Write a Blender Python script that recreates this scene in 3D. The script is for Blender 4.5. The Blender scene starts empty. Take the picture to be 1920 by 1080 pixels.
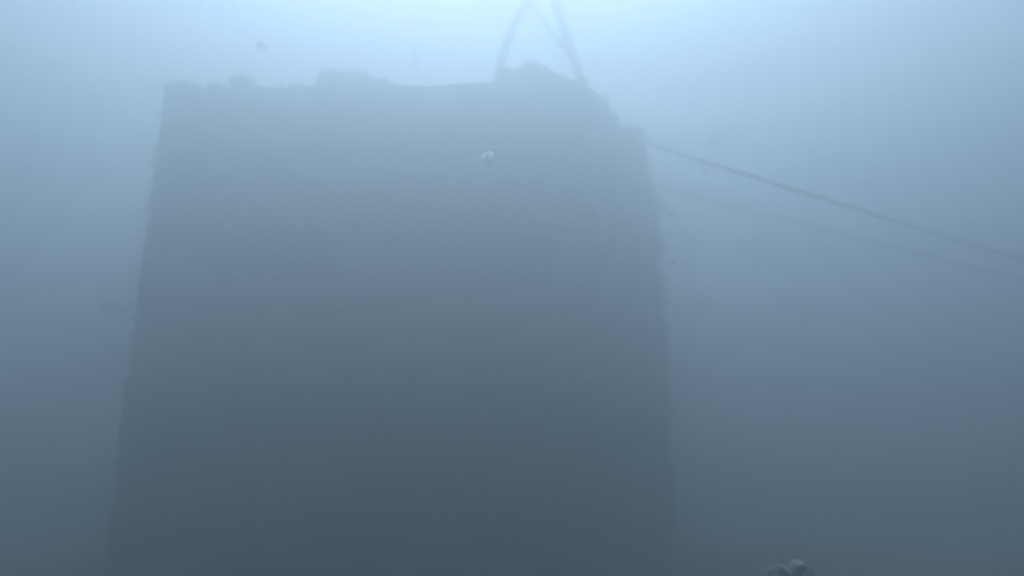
import bpy, bmesh, math, random
from mathutils import Vector, noise

random.seed(7)
S = bpy.context.scene
COL = S.collection
R = math.radians

# ------------------------------------------------------------------ camera
CAM_Z, PITCH, HFOV = 0.30, R(15.0), R(65.0)
cam_data = bpy.data.cameras.new('camera')
cam_data.sensor_width = 36.0
cam_data.angle = HFOV
cam_data.clip_start = 0.02
cam_data.clip_end = 400.0
cam_data.dof.use_dof = True              # focused close by, so the far block is a little soft
cam_data.dof.focus_distance = 0.7
cam_data.dof.aperture_fstop = 6.0
cam = bpy.data.objects.new('camera', cam_data)
cam.location = (0, 0, CAM_Z)
cam.rotation_euler = (R(90) + PITCH, 0, 0)
COL.objects.link(cam)
S.camera = cam

# ------------------------------------------------------------------ light
SUN_EL, SUN_AZ = R(66.0), R(-4.0)         # sun ahead of the camera, a little to the left (azimuth from +Y)
sun_dir = Vector((math.cos(SUN_EL) * math.sin(SUN_AZ), math.cos(SUN_EL) * math.cos(SUN_AZ), math.sin(SUN_EL)))
world = bpy.data.worlds.new('World')
S.world = world
world.use_nodes = True
nt = world.node_tree
bg = nt.nodes['Background']
sky = nt.nodes.new('ShaderNodeTexSky')
sky.sky_type = 'NISHITA'
sky.sun_disc = False
sky.sun_elevation = SUN_EL
sky.sun_rotation = SUN_AZ
nt.links.new(sky.outputs['Color'], bg.inputs['Color'])
bg.inputs['Strength'].default_value = 0.08
sun_data = bpy.data.lights.new('sun', 'SUN')
sun_data.energy = 4.0
sun_data.angle = R(12.0)                    # the rippled water surface spreads the sun
sun_data.color = (1.0, 0.91, 0.84)
sun = bpy.data.objects.new('sun', sun_data)
sun.rotation_euler = sun_dir.to_track_quat('Z', 'Y').to_euler()
sun.location = (0, 0, 30)
COL.objects.link(sun)

S.view_settings.view_transform = 'Standard'
S.view_settings.look = 'None'
S.view_settings.gamma = 1.0
S.view_settings.use_curve_mapping = False
S.view_settings.exposure = 1.1
S.render.engine = 'CYCLES'
S.cycles.volume_bounces = 2
S.cycles.max_bounces = 6
S.cycles.use_denoising = True
S.cycles.sample_clamp_indirect = 4.0

# water
WATER_TOP = 3.7
WATER_DENSITY = 0.68
WATER_COLOR = (0.652, 0.81, 0.928)
WATER_G = 0.78

# ------------------------------------------------------------------ helpers
FPX = 960.0 / math.tan(HFOV / 2)


def ray(px, py):
    u, v = (px - 960.0) / FPX, (540.0 - py) / FPX
    return Vector((u, math.cos(PITCH) - v * math.sin(PITCH), math.sin(PITCH) + v * math.cos(PITCH)))


def P(px, py, Y):
    """point where the ray of a photograph pixel meets the upright plane y = Y"""
    d = ray(px, py)
    return Vector((0, 0, CAM_Z)) + d * (Y / d.y)


def project(p):
    q = p - Vector((0, 0, CAM_Z))
    f = q.y * math.cos(PITCH) + q.z * math.sin(PITCH)
    u = -q.y * math.sin(PITCH) + q.z * math.cos(PITCH)
    return 960 + FPX * q.x / f, 540 - FPX * u / f


def fbm(p, octaves=4):
    a, s, t = 1.0, 0.0, p.copy()
    for _ in range(octaves):
        s += a * noise.noise(t)
        t = t * 2.07 + Vector((3.1, 1.7, 5.3))
        a *= 0.5
    return s


def lerp_table(tab, x):
    if x <= tab[0][0]:
        return tab[0][1]
    for (x0, y0), (x1, y1) in zip(tab, tab[1:]):
        if x <= x1:
            return y0 + (y1 - y0) * (x - x0) / max(x1 - x0, 1e-6)
    return tab[-1][1]


def material(name, c0, c1, scale=6.0, rough=0.9, bump=0.3, bump_scale=40.0, detail=6.0):
    m = bpy.data.materials.new(name)
    m.use_nodes = True
    n, l = m.node_tree.nodes, m.node_tree.links
    b = n['Principled BSDF']
    b.inputs['Roughness'].default_value = rough
    tc = n.new('ShaderNodeTexCoord')
    t = n.new('ShaderNodeTexNoise')
    t.inputs['Scale'].default_value = scale
    t.inputs['Detail'].default_value = detail
    r = n.new('ShaderNodeValToRGB')
    r.color_ramp.elements[0].position = 0.35
    r.color_ramp.elements[1].position = 0.68
    r.color_ramp.elements[0].color = (*c0, 1)
    r.color_ramp.elements[1].color = (*c1, 1)
    t2 = n.new('ShaderNodeTexNoise')
    t2.inputs['Scale'].default_value = bump_scale
    t2.inputs['Detail'].default_value = 5.0
    bp = n.new('ShaderNodeBump')
    bp.inputs['Strength'].default_value = bump
    bp.inputs['Distance'].default_value = 0.02
    l.new(tc.outputs['Object'], t.inputs['Vector'])
    l.new(tc.outputs['Object'], t2.inputs['Vector'])
    l.new(t.outputs['Fac'], r.inputs['Fac'])
    l.new(r.outputs['Color'], b.inputs['Base Color'])
    l.new(t2.outputs['Fac'], bp.inputs['Height'])
    l.new(bp.outputs['Normal'], b.inputs['Normal'])
    return m


M_CONCRETE = material('fouled_concrete', (0.07, 0.075, 0.07), (0.16, 0.16, 0.145), 5.0, 0.92, 0.6, 28.0)
M_GROWTH = material('marine_growth', (0.035, 0.045, 0.035), (0.11, 0.11, 0.085), 9.0, 0.95, 0.6, 60.0)
M_SHELL = material('barnacle_shell', (0.10, 0.10, 0.09), (0.18, 0.175, 0.16), 14.0, 0.8, 0.4, 80.0)
M_STEEL = material('rusted_steel', (0.05, 0.035, 0.028), (0.13, 0.075, 0.05), 20.0, 0.8, 0.5, 90.0)
M_ROPE = material('slimy_rope', (0.045, 0.055, 0.05), (0.12, 0.125, 0.105), 18.0, 0.9, 0.4, 120.0)
M_MUD = material('seabed_mud', (0.045, 0.042, 0.038), (0.09, 0.085, 0.075), 1.3, 0.97, 0.4, 14.0)
M_ROCK = material('rock_silt_rimlight', (0.06, 0.062, 0.06), (0.20, 0.195, 0.18), 22.0, 0.92, 0.5, 70.0)
# rim light painted as pale silt on the rock's upward faces
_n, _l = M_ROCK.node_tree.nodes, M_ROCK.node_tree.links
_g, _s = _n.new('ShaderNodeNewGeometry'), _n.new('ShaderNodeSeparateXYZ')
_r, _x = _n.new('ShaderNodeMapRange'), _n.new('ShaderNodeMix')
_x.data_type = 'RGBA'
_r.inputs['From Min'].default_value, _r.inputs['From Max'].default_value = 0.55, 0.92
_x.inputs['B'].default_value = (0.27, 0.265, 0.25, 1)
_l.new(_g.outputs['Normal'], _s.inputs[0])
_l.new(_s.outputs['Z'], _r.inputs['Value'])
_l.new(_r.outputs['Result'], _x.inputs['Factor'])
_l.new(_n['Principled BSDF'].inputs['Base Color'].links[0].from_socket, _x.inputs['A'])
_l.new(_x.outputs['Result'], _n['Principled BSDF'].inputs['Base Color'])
M_PALE = material('pale_jelly', (0.50, 0.52, 0.52), (0.75, 0.76, 0.75), 60.0, 0.5, 0.1, 120.0)
_n, _l = M_PALE.node_tree.nodes, M_PALE.node_tree.links     # thin jelly: light passes through it
_tr, _tl, _m1 = _n.new('ShaderNodeBsdfTransparent'), _n.new('ShaderNodeBsdfTranslucent'), _n.new('ShaderNodeMixShader')
_tl.inputs['Color'].default_value = (0.85, 0.86, 0.85, 1)
_m1.inputs['Fac'].default_value = 0.28
_l.new(_tr.outputs[0], _m1.inputs[1])
_l.new(_tl.outputs[0], _m1.inputs[2])
_l.new(_m1.outputs[0], _n['Material Output'].inputs['Surface'])
M_DARK = material('dark_flock', (0.05, 0.055, 0.05), (0.12, 0.12, 0.10), 60.0, 0.95, 0.2, 120.0)


def mesh_object(name, bm, mat, parent=None, smooth=True, loc=None):
    me = bpy.data.meshes.new(name)
    bm.normal_update()
    bm.to_mesh(me)
    bm.free()
    if smooth:
        for p in me.polygons:
            p.use_smooth = True
    me.materials.append(mat)
    o = bpy.data.objects.new(name, me)
    COL.objects.link(o)
    if parent is not None:
        o.parent = parent
    if loc is not None:
        o.location = loc
    return o


def empty(name, loc=(0, 0, 0)):
    o = bpy.data.objects.new(name, None)
    o.empty_display_size = 0.2
    o.location = loc
    COL.objects.link(o)
    return o


def tag(o, label=None, category=None, group=None, kind=None):
    if label:
        o['label'] = label
    if category:
        o['category'] = category
    if group:
        o['group'] = group
    if kind:
        o['kind'] = kind
    return o


def lump(bm, c, rx, ry, rz, seed, amp=0.25, sub=3, freq=1.6):
    """an uneven rounded clump around c"""
    r = bmesh.ops.create_icosphere(bm, subdivisions=sub, radius=1.0)
    off = Vector((seed * 3.17, seed * 1.31, seed * 2.23))
    for v in r['verts']:
        k = 1.0 + amp * fbm(v.co * freq + off, 4)
        v.co = Vector((c[0] + v.co.x * rx * k, c[1] + v.co.y * ry * k, c[2] + v.co.z * rz * k))


def smooth_path(pts, n):
    """Catmull-Rom through the points, n samples"""
    q = [pts[0] * 2 - pts[1]] + list(pts) + [pts[-1] * 2 - pts[-2]]
    out = []
    m = len(pts) - 1
    for i in range(n):
        t = i / (n - 1) * m
        k = min(int(t), m - 1)
        t -= k
        a, b, c, d = q[k], q[k + 1], q[k + 2], q[k + 3]
        out.append(0.5 * ((2 * b) + (c - a) * t + (2 * a - 5 * b + 4 * c - d) * t * t + (3 * b - a - 3 * c + d) * t ** 3))
    return out


def tube(bm, path, rad, sides=7):
    rings = []
    up = Vector((0.31, 0.52, 0.79)).normalized()
    for i, p in enumerate(path):
        a, b = path[max(i - 1, 0)], path[min(i + 1, len(path) - 1)]
        t = (b - a).normalized()
        s = t.cross(up)
        if s.length < 1e-3:
            s = t.cross(Vector((1, 0, 0)))
        s.normalize()
        up = s.cross(t).normalized()
        r = rad(i / (len(path) - 1)) if callable(rad) else rad
        rings.append([bm.verts.new(p + (s * math.cos(k * math.tau / sides) + up * math.sin(k * math.tau / sides)) * r) for k in range(sides)])
    for r0, r1 in zip(rings, rings[1:]):
        for k in range(sides):
            bm.faces.new((r0[k], r0[(k + 1) % sides], r1[(k + 1) % sides], r1[k]))
    bm.faces.new(rings[0][::-1])
    bm.faces.new(rings[-1])


def rope_mesh(bm, pts, radius, pitch, fuzz=0.0, seed=1):
    """three laid strands twisted round the path, with an uneven coat of slime"""
    length = sum((b - a).length for a, b in zip(pts, pts[1:]))
    n = max(24, int(length / pitch * 9))
    path = smooth_path(pts, n)
    up = Vector((0.31, 0.52, 0.79)).normalized()
    fr = []
    for i, p in enumerate(path):
        t = (path[min(i + 1, n - 1)] - path[max(i - 1, 0)]).normalized()
        s = t.cross(up).normalized()
        up = s.cross(t).normalized()
        fr.append((p, s, up.copy()))
    for k in range(3):
        sp = []
        for i, (p, s, u) in enumerate(fr):
            a = i / 9 * math.tau + k * math.tau / 3
            r = radius * 0.52
            q = p + (s * math.cos(a) + u * math.sin(a)) * r
            if fuzz:
                q += Vector((noise.noise(p * 9 + Vector((k, seed, 0))), noise.noise(p * 9 + Vector((0, k, seed + 7))), noise.noise(p * 9 + Vector((seed, 5, k))))) * fuzz
            sp.append(q)
        tube(bm, sp, lambda f, q0=seed * 5 + k: radius * (0.56 + 0.14 * noise.noise(Vector((f * length * 14, q0, 0)))), 6)


# ------------------------------------------------------------------ seabed (setting)
def seabed_z(x, y):
    return 0.07 + 0.03 * noise.noise(Vector((x * 0.35, y * 0.35, 0))) + 0.018 * noise.noise(Vector((x * 1.6, y * 1.6, 4))) \
        + 0.006 * math.sin(5.5 * x + 2.2 * y + 2.5 * noise.noise(Vector((x * .6, y * .6, 9))))


def axis():
    a, v, s = [0.0], 0.0, 0.09
    while v < 45:
        v += s
        if v > 5:
            s *= 1.13
        a.append(min(v, 45.0))
    return [-q for q in a[:0:-1]] + a


bm = bmesh.new()
ax = axis()
grid = [[bm.verts.new((x, y + 3.0, seabed_z(x, y + 3.0))) for x in ax] for y in ax]
for j in range(len(ax) - 1):
    for i in range(len(ax) - 1):
        bm.faces.new((grid[j][i], grid[j][i + 1], grid[j + 1][i + 1], grid[j + 1][i]))
tag(mesh_object('seabed', bm, M_MUD), kind='structure')

# ------------------------------------------------------------------ the concrete block
# corners on plan: front left, front right, rear right, rear left (metres, y away from the camera)
CA, CB, CC, CD = Vector((-1.56, 3.20)), Vector((0.335, 3.10)), Vector((0.84, 4.15)), Vector((-1.15, 4.55))
TOP_PX = [(240, 168), (305, 167), (330, 164), (392, 168), (404, 163), (425, 162), (436, 158), (470, 158), (500, 163), (560, 168), (588, 162),
          (602, 147), (625, 141), (680, 141), (700, 150), (735, 158), (790, 161), (870, 158), (928, 155), (938, 138), (955, 131),
          (1030, 132), (1050, 146), (1090, 152), (1110, 166), (1135, 184), (1146, 205), (1157, 226), (1166, 240), (1198, 243),
          (1208, 256), (1213, 300), (1216, 345), (1232, 366), (1246, 388), (1300, 392)]


def rounded_plan(corners, rad, n_arc=8, step=0.022):
    pts = []
    k = len(corners)
    arcs = []
    for i in range(k):
        p0, p1, p2 = corners[i - 1], corners[i], corners[(i + 1) % k]
        d0, d1 = (p0 - p1).normalized(), (p2 - p1).normalized()
        half = d0.angle(d1) / 2
        t = rad[i] / math.tan(half)
        c = p1 + (d0 + d1).normalized() * (rad[i] / math.sin(half))
        a, b = p1 + d0 * t, p1 + d1 * t
        arc = []
        for j in range(n_arc + 1):
            f = j / n_arc
            q = (a - c).lerp(b - c, f).normalized() * rad[i] + c
            arc.append(q)
        arcs.append(arc)
    for i in range(k):
        pts += arcs[i]
        a, b = arcs[i][-1], arcs[(i + 1) % k][0]
        m = max(1, int((b - a).length / step))
        pts += [a.lerp(b, j / m) for j in range(1, m)]
    return pts


plan = rounded_plan([CA, CB, CC, CD], [0.035, 0.10, 0.09, 0.06])
NP = len(plan)
centre = Vector((-0.42, 3.8))


def top_height(q):
    """height of the block's rim above plan point q"""
    if q.y > 4.18 and q.x < 0.8:                        # rear side, never in view: same rough height
        return 2.02 + 0.05 * fbm(Vector((q.x * 4, q.y * 4, 2)), 3)
    if q.x < -1.40 and q.y > 3.25:                      # left side
        return 2.05 + 0.04 * fbm(Vector((q.x * 4, q.y * 4, 2)), 3)
    z = 2.05
    for _ in range(3):
        px, _py = project(Vector((q.x, q.y, z)))
        z = P(px, lerp_table(TOP_PX, px), q.y).z
    return min(max(z, 1.60), 2.16)


block = empty('reef_block', (centre.x, centre.y, 0))
tag(block, 'tall weathered concrete block crusted with growth, standing on the seabed', 'concrete block')
bm = bmesh.new()
NZ = 84
rings = []
rim = [top_height(q) for q in plan]
rim = [(rim[i - 1] + 2 * rim[i] + rim[(i + 1) % NP]) / 4 for i in range(NP)]
for j in range(NZ + 1):
    f = j / NZ
    ring = []
    for i, q in enumerate(plan):
        z = -0.25 + (rim[i] + 0.25) * f
        t = plan[(i + 1) % NP] - plan[i - 1]
        nrm = Vector((t.y, -t.x)).normalized()
        p3 = Vector((q.x, q.y, z))
        d = 0.016 * fbm(p3 * 3.2, 4) + 0.010 * fbm(p3 * 13.0 + Vector((9, 2, 4)), 3)
        # the top course sits back a little on the left side
        if q.x < -1.3:
            d -= 0.010 * min(1, max(0, (z - 1.83) / 0.05)) * min(1, (-1.3 - q.x) / 0.12)
        edge = max(0.0, (f - 0.965) / 0.035)
        d -= 0.007 * edge ** 2
        q2 = q + nrm * d
        ring.append(bm.verts.new((q2.x - centre.x, q2.y - centre.y, z)))
    rings.append(ring)
for r0, r1 in zip(rings, rings[1:]):
    for i in range(NP):
        k = (i + 1) % NP
        bm.faces.new((r0[i], r0[k], r1[k], r1[i]))
prev = rings[-1]
for s in (0.96, 0.88, 0.74, 0.55, 0.32, 0.12):
    ring = []
    for i in range(NP):
        b = rings[-1][i].co
        x, y = b.x * s, b.y * s
        z = 2.03 + (rim[i] - 2.03) * max(0, (s - 0.45) / 0.55) + 0.028 * fbm(Vector((x * 5, y * 5, 3)), 4) - 0.012
        ring.append(bm.verts.new((x, y, z)))
    for i in range(NP):
        k = (i + 1) % NP
        bm.faces.new((prev[i], prev[k], ring[k], ring[i]))
    prev = ring
bm.faces.new(prev)
bmesh.ops.recalc_face_normals(bm, faces=bm.faces)
mesh_object('block_body', bm, M_CONCRETE, block)

base = Vector((centre.x, centre.y, 0))


def growth(px, py, Y, wpx, hpx, seed, depth=None, amp=0.35):
    c = P(px, py, Y)
    m = Y / FPX / ray(px, py).y * ray(px, py).length
    b = bmesh.new()
    lump(b, (0, 0, 0), wpx / 2 * m, (depth or wpx / 2 * m), hpx / 2 * m, seed, amp)
    return mesh_object('growth_clump', b, M_GROWTH, block, loc=c - base)


# clumps of growth that break the outline of the top and of the right-hand side
for k, (px, py, Y, w, h) in enumerate([
        (406, 166, 3.24, 34, 15), (450, 155, 3.25, 38, 22), (446, 149, 3.27, 14, 10), (474, 153, 3.27, 12, 9), (352, 171, 3.24, 70, 11),
        (625, 150, 3.25, 56, 24), (672, 150, 3.28, 50, 24), (715, 160, 3.24, 44, 14), (560, 170, 3.22, 40, 14),
        (955, 143, 3.26, 40, 28), (1000, 142, 3.30, 70, 28), (1048, 152, 3.20, 40, 18), (1086, 156, 3.18, 30, 16),
        (1128, 190, 3.30, 26, 26), (1150, 224, 3.42, 20, 22), (1182, 250, 3.60, 48, 20), (1204, 264, 3.75, 20, 26),
        (1214, 352, 3.95, 22, 22), (1240, 394, 4.10, 22, 18), (1236, 470, 4.10, 16, 44)]):
    growth(px, py, Y, w, h, k + 3)

# upright frond on the rim
bm = bmesh.new()
p0 = P(526, 170, 3.22) - base
tube(bm, [p0, p0 + Vector((0.002, 0, 0.015)), p0 + Vector((-0.001, 0.004, 0.03)), p0 + Vector((-0.003, 0.004, 0.046))], lambda f: 0.0085 * (1 - 0.6 * f), 6)
mesh_object('growth_frond', bm, M_GROWTH, block)

# small shells and lumps all over the faces: too many and too small to pick apart
bm = bmesh.new()
for k in range(900):
    i = random.randrange(NP)
    z = random.uniform(0.05, 1.0) ** 0.8 * (rim[i] - 0.05)
    q = plan[i]
    t = plan[(i + 1) % NP] - plan[i - 1]
    nrm = Vector((t.y, -t.x)).normalized()
    r = random.uniform(0.006, 0.020)
    r0 = bmesh.ops.create_cone(bm, cap_ends=True, segments=7, radius1=r, radius2=r * 0.45, depth=r * 0.9)
    rot = Vector((nrm.x, nrm.y, random.uniform(-.2, .2))).to_track_quat('Z', 'Y').to_matrix()
    for v in r0['verts']:
        v.co = rot @ v.co + Vector((q.x - centre.x + nrm.x * 0.010, q.y - centre.y + nrm.y * 0.010, z))
o = mesh_object('barnacle_crust', bm, M_SHELL, block)
tag(o, kind='stuff')


def eye(at, direction, size=0.055, wire=0.013):
    """bent steel bar cast into the concrete"""
    d = direction.normalized()
    side = d.cross(Vector((0.2, 1, 0.1))).normalized()
    pts = []
    for k in range(13):
        a = math.pi * k / 12
        pts.append(at - base + side * math.cos(a) * size + d * (math.sin(a) * size * 1.5 + 0.0))
    pts = [pts[0] - d * 0.09] + pts + [pts[-1] - d * 0.09]
    b = bmesh.new()
    tube(b, pts, wire, 8)
    return mesh_object('lifting_eye', b, M_STEEL, block)


SY = 3.7
footL, footR = P(934, 168, SY), P(1091, 176, SY)
eye(footL - Vector((0, 0, 0.10)), Vector((0, 0, 1)))
eye(footR - Vector((0, 0, 0.10)), Vector((0, 0, 1)))
tie1, tie2 = P(1206, 267, 3.86), P(1214, 346, 4.12)
eye(tie1 - Vector((0.05, 0, 0)), Vector((1, -0.25, -0.1)), 0.035, 0.010)
eye(tie2 - Vector((0.05, 0, 0)), Vector((1, 0.1, -0.1)), 0.030, 0.009)

# ------------------------------------------------------------------ lifting sling above the block
apex = P(1014, -78, SY)
sling = empty('lifting_sling', apex)
tag(sling, 'slack rope sling rising from the top of the block to a point above it', 'sling')


def rope_part(name, pts, radius, pitch, mat, parent, fuzz=0.004, seed=1):
    b = bmesh.new()
    o0 = parent.location if parent is not None else pts[0]
    rope_mesh(b, [p - o0 for p in pts], radius, pitch, fuzz, seed)
    return mesh_object(name, b, mat, parent, loc=None if parent is not None else pts[0])


rope_part('sling_leg', [footL, P(937, 140, SY), P(944, 104, SY), P(955, 68, SY), P(972, 32, SY), P(989, 3, SY), P(1003, -34, SY), apex],
          0.0215, 0.13, M_ROPE, sling, 0.007, 1)
rope_part('sling_leg', [footR, P(1085, 142, SY), P(1077, 112, SY), P(1065, 76, SY), P(1053, 42, SY), P(1043, 8, SY), P(1031, -32, SY), apex],
          0.0235, 0.13, M_ROPE, sling, 0.007, 2)
rope_part('sling_strand', [P(990, -2, SY), P(1003, 16, SY - .02), P(1018, 37, SY - .03), P(1035, 62, SY - .03), P(1054, 86, SY - .03), P(1072, 108, SY - .01), P(1081, 126, SY)],
          0.0125, 0.09, M_ROPE, sling, 0.005, 3)
b = bmesh.new()
lump(b, (0, 0, 0.02), 0.05, 0.045, 0.06, 31, 0.3)
mesh_object('sling_knot', b, M_ROPE, sling)
top_end = apex + Vector((0.03, 0.05, 3.66 - apex.z))
rope_part('hoist_line', [apex, apex.lerp(top_end, 0.4) + Vector((0.02, 0, 0)), top_end], 0.02, 0.13, M_ROPE, sling, 0.004, 4)

# ------------------------------------------------------------------ the two lines running off to the right
e1, e2 = P(1920, 482, 3.4), P(1920, 519, 3.75)


def line(name, a, b, radius, seed, label):
    d = (b - a)
    ext = a + d * ((a.z - 0.06) / (a.z - b.z))           # on to the seabed, beyond the picture
    pts = [a.lerp(ext, f) - Vector((0, 0, 0.02 * math.sin(math.pi * f))) for f in (0, .1, .2, .3, .45, .6, .8, 1)]
    o = rope_part(name, pts, radius, 0.09, M_ROPE, None, 0.004, seed)
    return tag(o, label, 'rope', 'lines running from the block to the seabed')


line('guy_rope', tie1, e1, 0.0112, 5, 'thicker upper rope stretched from the block corner down to the seabed')
line('guy_rope', tie2, e2, 0.0105, 6, 'thinner fainter rope leaving the block below the thicker rope')

# ------------------------------------------------------------------ rock in the foreground
RY = 1.35
rk = P(1480, 1062, RY)
rock = empty('rock', (rk.x, rk.y, seabed_z(rk.x, rk.y)))
tag(rock, 'small two-humped rock on the open seabed, its crest painted pale with silt and rim light', 'rock')
bm = bmesh.new()


def hump(px, top_py, half_px, seed, ry):
    t = P(px, top_py, RY) - rock.location
    r0 = bmesh.ops.create_icosphere(bm, subdivisions=4, radius=1.0)
    rx = half_px * RY / FPX
    off = Vector((seed, seed * 2.3, 1.7))
    for v in r0['verts']:
        c = v.co.copy()
        k = 1 + 0.17 * fbm(c * 2.3 + off, 5)
        flat = lambda q: math.copysign(abs(q) ** 0.55, q)
        spread = 1.0 + 0.9 * max(0.0, 0.2 - c.z)          # wider towards the foot
        v.co = Vector((t.x + flat(c.x) * rx * k * spread, t.y + flat(c.y) * ry * k * spread, t.z * 0.45 + flat(c.z) * t.z * 0.55 * (0.97 + 0.6 * (k - 1))))


hump(1463, 1059, 21, 3.0, 0.035)
hump(1494, 1050, 21, 8.0, 0.040)
lump(bm, (0.005, 0.01, 0.0), 0.085, 0.075, 0.04, 44, 0.25, 4, 1.3)
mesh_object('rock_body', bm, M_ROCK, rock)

# ------------------------------------------------------------------ things drifting in the water
def speck(name, px, py, dist, wpx, hpx, mat, seed, label, ring=False):
    d = ray(px, py)
    c = Vector((0, 0, CAM_Z)) + d * dist
    m = dist / FPX
    b = bmesh.new()
    if ring:                                            # a small open bell, seen from below
        n, R0 = 32, wpx / 2 * m
        prof = [(1.0, -.25), (0.93, .0), (0.78, .18), (0.64, .26), (0.52, .29), (0.42, .30)]
        rr = []
        for k in range(n):
            a = math.tau * k / n
            wob = 1 + 0.07 * math.sin(3 * a + 1) + 0.05 * math.sin(7 * a)
            rr.append([b.verts.new((q * R0 * wob * math.cos(a), q * R0 * wob * math.sin(a), z * R0)) for q, z in prof])
        for k in range(n):
            q0, q1 = rr[k], rr[(k + 1) % n]
            for j in range(len(prof) - 1):
                b.faces.new((q0[j], q1[j], q1[j + 1], q0[j + 1]))
        o = mesh_object(name, b, mat, loc=c)
        o.rotation_euler = (d.to_track_quat('Z', 'Y')).to_euler()
    else:
        lump(b, (0, 0, 0), wpx / 2 * m, wpx / 2 * m, hpx / 2 * m, seed, 0.55, 3, 1.5)
        o = mesh_object(name, b, mat, loc=c)
    return tag(o, label, 'particle', 'particles drifting in the water')


speck('drifting_bell', 915, 296, 0.8, 26, 26, M_PALE, 1, 'pale ring-shaped bell drifting in front of the block below the sling', True)
speck('drifting_flake', 740, 383, 0.8, 7, 8, M_PALE, 2, 'tiny pale flake drifting in front of the middle of the block')
speck('drifting_flake', 490, 87, 3.4, 20, 9, M_DARK, 3, 'dark flat flake drifting in bright water above the lumpy rim of the block')
speck('drifting_wisp', 777, 112, 4.7, 13, 40, M_DARK, 4, 'faint upright wisp drifting above the low middle of the block rim')
speck('drifting_flake', 1338, 263, 4.2, 16, 7, M_DARK, 5, 'small dark flake drifting just above the thicker rope')
speck('drifting_flake', 1321, 323, 3.4, 7, 7, M_DARK, 6, 'tiny dark flake drifting between the two ropes')
speck('drifting_flake', 1260, 400, 4.1, 20, 10, M_DARK, 7, 'dark ragged flake drifting beside the block under the thinner rope')
speck('drifting_flake', 1262, 492, 3.0, 8, 8, M_DARK, 8, 'tiny dark flake drifting low beside the block, well under both ropes')
speck('drifting_wisp', 214, 583, 4.3, 42, 26, M_DARK, 9, 'faint cloudy wisp drifting in open water off the straight side of the block')

# ------------------------------------------------------------------ murky water
bm = bmesh.new()
bmesh.ops.create_cube(bm, size=1.0)
for v in bm.verts:
    v.co = Vector((v.co.x * 100, v.co.y * 100 + 3.0, (WATER_TOP if v.co.z > 0 else -1.2)))
mw = bpy.data.materials.new('murky_water')
mw.use_nodes = True
n, l = mw.node_tree.nodes, mw.node_tree.links
n.remove(n['Principled BSDF'])
pv = n.new('ShaderNodeVolumePrincipled')
pv.inputs['Color'].default_value = (*WATER_COLOR, 1)
pv.inputs['Density'].default_value = WATER_DENSITY
pv.inputs['Anisotropy'].default_value = WATER_G
l.new(pv.outputs['Volume'], n['Material Output'].inputs['Volume'])
o = mesh_object('haze', bm, mw, smooth=False)
tag(o, 'murky blue water filling the whole view', 'water', kind='stuff')
